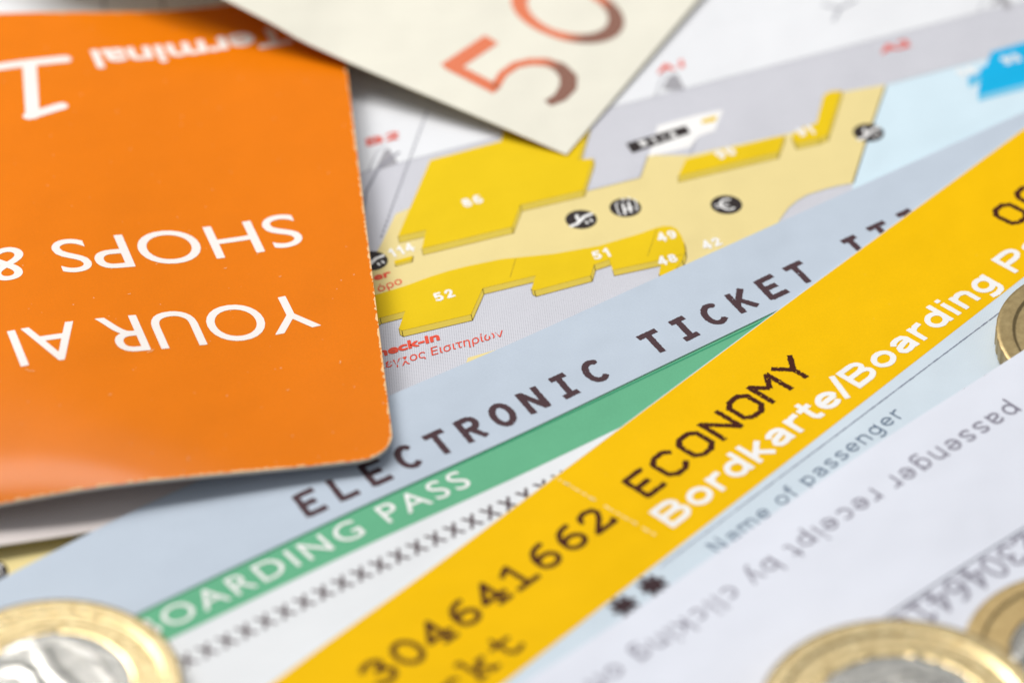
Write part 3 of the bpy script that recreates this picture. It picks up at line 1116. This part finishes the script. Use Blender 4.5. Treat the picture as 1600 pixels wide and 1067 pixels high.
def rounded(corner, du, dv, lu, lv, r, n=10):
    """rectangle from corner along du (lu) and dv (lv), near corner rounded"""
    pts = []
    c = corner + du * r + dv * r
    for k in range(n + 1):
        a = math.pi / 2 * k / n
        pts.append(c - du * r * math.cos(a) - dv * r * math.sin(a))
    far_u = corner + du * lu
    pts.append(far_u)
    pts.append(far_u + dv * lv)
    cc = corner + du * 0 + dv * lv
    c2 = cc + du * r - dv * r
    for k in range(n + 1):
        a = math.pi / 2 * k / n
        pts.append(c2 - du * r * math.sin(a) + dv * r * math.cos(a))
    return pts


# right edge follows the photo's slight bulge
rt = R((612, 722), H_orange)
r_lo = R((608, 640), H_orange); r_mid = R((581, 380), H_orange); r_hi = R((541, 100), H_orange)
bt = R((20, 783), H_orange); bt2 = R((520, 724), H_orange)
du = unit(bt - bt2)
dv = unit(r_hi - r_lo)
# corner = intersection of the two edges
M2 = np.array([du, -dv]).T
s_, t_ = np.linalg.solve(M2, r_lo - bt2)
cornr = bt2 + du * s_
LV = 66.0
topp = R((300, 14), H_orange)
LV = abs(np.linalg.solve(np.array([du, dv]).T, topp - cornr)[1])
COVER = rounded(cornr, du, dv, 105, LV, 3.6)
sheet('cover', COVER, H_orange, 0.38, 1.3, 'orange_gloss', 'board_core', lf, under='page_white')
# scuffed edge: small flakes of bare board along the rim
ik = Ink(0.06)
cp = np.array(COVER)
x0, y0_ = cp.min(0) - .2; x1, y1_ = cp.max(0) + .2
xl = G(-20, 780, 3)[0]
gx = np.arange(max(x0, xl - 2), x1, .075); gy = np.arange(y0_, min(y1_, 70), .075)
X, Y = np.meshgrid(gx, gy, indexing='ij')
sd = sd_poly(X, Y, [cp])
wear = 0.14 + 0.15 * vnoise(X * 2.2, Y * 2.2, 5) + 0.10 * vnoise(X * 5.5, Y * 5.5, 6) + 0.06 * vnoise(X * .35, Y * .35, 7)
Fv = np.maximum(sd + 0.01, -(sd + wear))
ik.march(gx, gy, Fv, run=3)
ik.build('edge_wear', 'wear_pale', H_orange, lf, 0.018)
ik = Ink(0.08)
print_font(ik, 'YOUR AI', (440, 464), (17, 517), H_orange, 6.15, grow=.015)
print_font(ik, 'SHOPS &', (429, 338), (-8, 391), H_orange, 5.85, grow=.015)
print_font(ik, 'Terminal', (419, 46), (147, 80), H_orange, 3.55, grow=.16)
strokes_px(ik, [([(102, 93), (-8, 106)], .68, False), ([(46, 100), (51, 180)], .78, False), ([(45, 182), (97, 166)], .66, False)], H_orange)
ik.build('cover_lettering', 'orange_white', H_orange, lf, 0.022)
# inner page
g0 = R((0, 851), H_page); g1 = R((165, 826), H_page)
pd = unit(g1 - g0)
sheet('inner_page', [g0 - pd * 30, g1 + pd * 25, g1 + pd * 25 + rot90(pd) * 55, g0 - pd * 30 + rot90(pd) * 55], H_page, 0.16, 2.0, 'page_white', 'white_paper', lf)
# stray fibres and dust on the cover
ik = Ink(0.04)
for (px, py, L, a) in ((230, 551, .9, .3), (40, 577, 1.0, -.8), (170, 617, .3, 0), (448, 610, .25, 0), (531, 568, .4, 1), (200, 460, .3, 0), (436, 433, .25, 0), (350, 420, .3, 0)):
    c = R((px, py), H_orange)
    p2 = [c + np.array([math.cos(a + s * .5), math.sin(a + s * .5)]) * L * s for s in (0, .5, 1)]
    ik.add(strokes=[(np.array(p2), .035, False)])
ik.build('dust_fibre', 'wear_pale', H_orange, lf, 0.05)

# ---- banknote ------------------------------------------------------
bn = thing('banknote', 'cream fifty note corner with a large orange and brown 50, curling up over the leaflet', 'banknote', (NC[0], NC[1], 0.7))
qn = lambda a, b: NC + NL * a + NR * b
sheet('note_paper', [qn(0, 0), qn(77, 0), qn(77, 110), qn(0, 110)], H_note, 0.11, 1.4, 'note_cream', 'note_edge', bn)
ik = Ink(0.07, rough=.01)
S5 = [(768, 62), (699, 108)]
strokes_px(ik, [(S5, 1.0, True), ([(701, 102), (777, 141)], .85, True)], H_note)
B5 = [(772, 138), (786, 116), (806, 102), (830, 97), (855, 98), (875, 106), (888, 120), (888, 136), (876, 152), (856, 162)]
ik.add(strokes=[(np.array(pxs(B5, H_note)), np.array([.42, .42, .45, .5, .6, .74, .84, .80, .62, .45]) * 1.22, True)])
oc = R((887, 18), H_note)
ring = []; rw = []
for k in range(41):
    a = 2 * math.pi * k / 40
    ring.append(oc + NL * 5.9 * math.cos(a) + NR * 4.8 * math.sin(a))
    rw.append(.66 + .30 * abs(math.cos(a)))
ik.add(strokes=[(np.array(ring), np.array(rw), False)])
ik.build('numeral_print', 'note_ink', H_note, bn, 0.03)


# ---- coins ---------------------------------------------------------
def rz(p, a):
    return (p[0] * math.cos(a) - p[1] * math.sin(a), p[0] * math.sin(a) + p[1] * math.cos(a))


def make_coin(name, label, loc, rad, rot, tilt, ring_r, relief, gold='coin_gold', centre='coin_silver', thick=2.2):
    t = thing(name, label, 'coin', loc, 'euro coins scattered over the tickets')

    def hfield(x, y):
        r = np.hypot(x, y) / rad
        h = np.zeros_like(x)
        h = h + 0.24 * sm((r - 0.835) / 0.025) - 0.10 * sm((r - 0.975) / 0.025)
        h = h - 0.07 * np.exp(-((r - ring_r) / 0.008) ** 2)
        h = h + relief(x, y, r) * sm((ring_r * 1.12 - r) / 0.06)
        return h

    def ringmesh(pname, r0, r1, nr, na, mat, solid):
        rs = np.linspace(r0, r1, nr) * rad
        an = np.linspace(0, 2 * math.pi, na, endpoint=False)
        V = []; F = []
        for r in rs:
            x = r * np.cos(an); y = r * np.sin(an)
            V.append(np.c_[x, y, hfield(x, y) + thick])
        V = np.concatenate(V)
        for i in range(nr - 1):
            for j in range(na):
                j2 = (j + 1) % na
                F.append([i * na + j, (i + 1) * na + j, (i + 1) * na + j2, i * na + j2])
        if solid:                      # reeded wall and underside
            k = len(V)
            top = V[(nr - 1) * na:(nr) * na]
            rr = rad * (1.0 + 0.004 * np.sign(np.sin(an * 45)))
            w1 = np.c_[rr * np.cos(an), rr * np.sin(an), top[:, 2] - 0.14]
            w2 = np.c_[rr * np.cos(an), rr * np.sin(an), np.full(na, 0.14)]
            w3 = np.c_[rad * .98 * np.cos(an), rad * .98 * np.sin(an), np.zeros(na)]
            V = np.r_[V, w1, w2, w3]
            base = (nr - 1) * na
            for a, b in ((base, k), (k, k + na), (k + na, k + 2 * na)):
                for j in range(na):
                    j2 = (j + 1) % na
                    F.append([a + j, b + j, b + j2, a + j2])
            F.append([k + 2 * na + j for j in reversed(range(na))])
        o = mesh_obj(pname, V, F, mat, None, smooth=True)
        o.parent = t
        return o
    ringmesh('outer_ring', ring_r, 1.0, 46, 360, gold, True)
    ringmesh('centre_disc', 0.001, ring_r, 70, 300, centre, False)
    t.rotation_euler = (tilt[0], tilt[1], rot)
    return t


def relief_one(x, y, r):
    """raised numeral with bevelled sides, map-like fields and rays"""
    s = x * 0
    one = np.minimum(sd_stroke(x, y, [(-3.4, -5.8), (-3.4, 4.6)], 1.1, True), sd_stroke(x, y, [(-3.4, 4.4), (-6.0, 2.2)], .9, False))
    s = s + 0.26 * sm(-(one - 0.25) / 0.5)
    cont = sd_stroke(x, y, [(1.0, 5.5), (2.6, 2.8), (1.6, .4), (3.2, -2.2), (2.2, -5.0)], np.array([1.2, 2.1, 1.5, 2.0, .9]), False)
    s = s + 0.13 * sm(-(cont + 0.35 * vnoise(x * 1.1, y * 1.1, 2)) / 0.35)
    for k in range(6):
        X = 1.2 + k * 1.2
        s = s + 0.07 * np.exp(-((x - X) / .10) ** 2) * sm((r * 11.6 - 3) / 1) * (r < .8)
    for k in range(12):
        a = k * math.pi / 6
        d = np.hypot(x - 8.6 * math.cos(a), y - 8.6 * math.sin(a))
        s = s + 0.09 * np.exp(-(d / .38) ** 2)
    return s + 0.006 * vnoise(x * 1.7, y * 1.7, 8)


def relief_arms(x, y, r):
    """raised band, arch and ridges of a national side"""
    s = x * 0
    for pts, w, h in (([(-1.6, 7.2), (-2.2, 5.2), (-.8, 1.8), (2.2, -1.6)], .8, .22), ([(-1.8, 6.8), (-5.5, 4.6), (-9, 3.8)], .55, .16),
                      ([(-6.5, -.5), (-5.6, 1.5), (-3.8, 2.0), (-2.2, .8), (-1.4, -2)], .62, .26), ([(3.5, 3.0), (5.2, .4), (5.6, -3)], .4, .10),
                      ([(0, 6.2), (3.4, 4.2)], .3, .08)):
        d = sd_stroke(x, y, pts, w, False)
        s = np.maximum(s, 0.5 * h * sm(-(d - .35) / .9))
    for k in range(12):
        a = k * math.pi / 6 + .26
        d = np.hypot(x - 8.5 * math.cos(a), y - 8.5 * math.sin(a))
        s = s + 0.07 * np.exp(-(d / .34) ** 2)
    return s + 0.012 * vnoise(x * .8, y * .8, 8) + .004 * vnoise(x * 2.4, y * 2.4, 4)


def at(px, py, z):
    p = G(px, py, z)
    return (p[0], p[1])


zt = 2.3
x, y = at(88, 1066, 1.9 + zt)
make_coin('coin', 'two-tone coin with pale silver centre at the left, overlapping the start of the green header', (x, y, 1.9), 11.65, 0.0, (0.0, 0.055), 0.60, relief_arms)
x, y = at(1412, 1118, 4.3 + zt)
make_coin('coin', 'bright gold-rimmed coin lying on the white receipt below its upside-down sentence', (x, y, 4.45), 13.3, 1.9, (0.0, 0.02), 0.62, relief_one)
x, y = at(1700, 1010, 3.0 + zt)
make_coin('coin', 'darker gold coin behind the bright one, beside the faint grey digits', (x, y, 2.1), 11.6, 0.4, (0.0, 0.0), 0.62, relief_one, gold='coin_gold_dull')
x, y = at(1738, 520, 1.95 + zt)
make_coin('coin', 'brown-gold coin partly slid beneath the receipt on the pale blue card', (x, y, 1.93), 12.0, 0.9, (0.0, 0.0), 0.62, relief_one, gold='coin_brass', centre='coin_brass', thick=1.95)
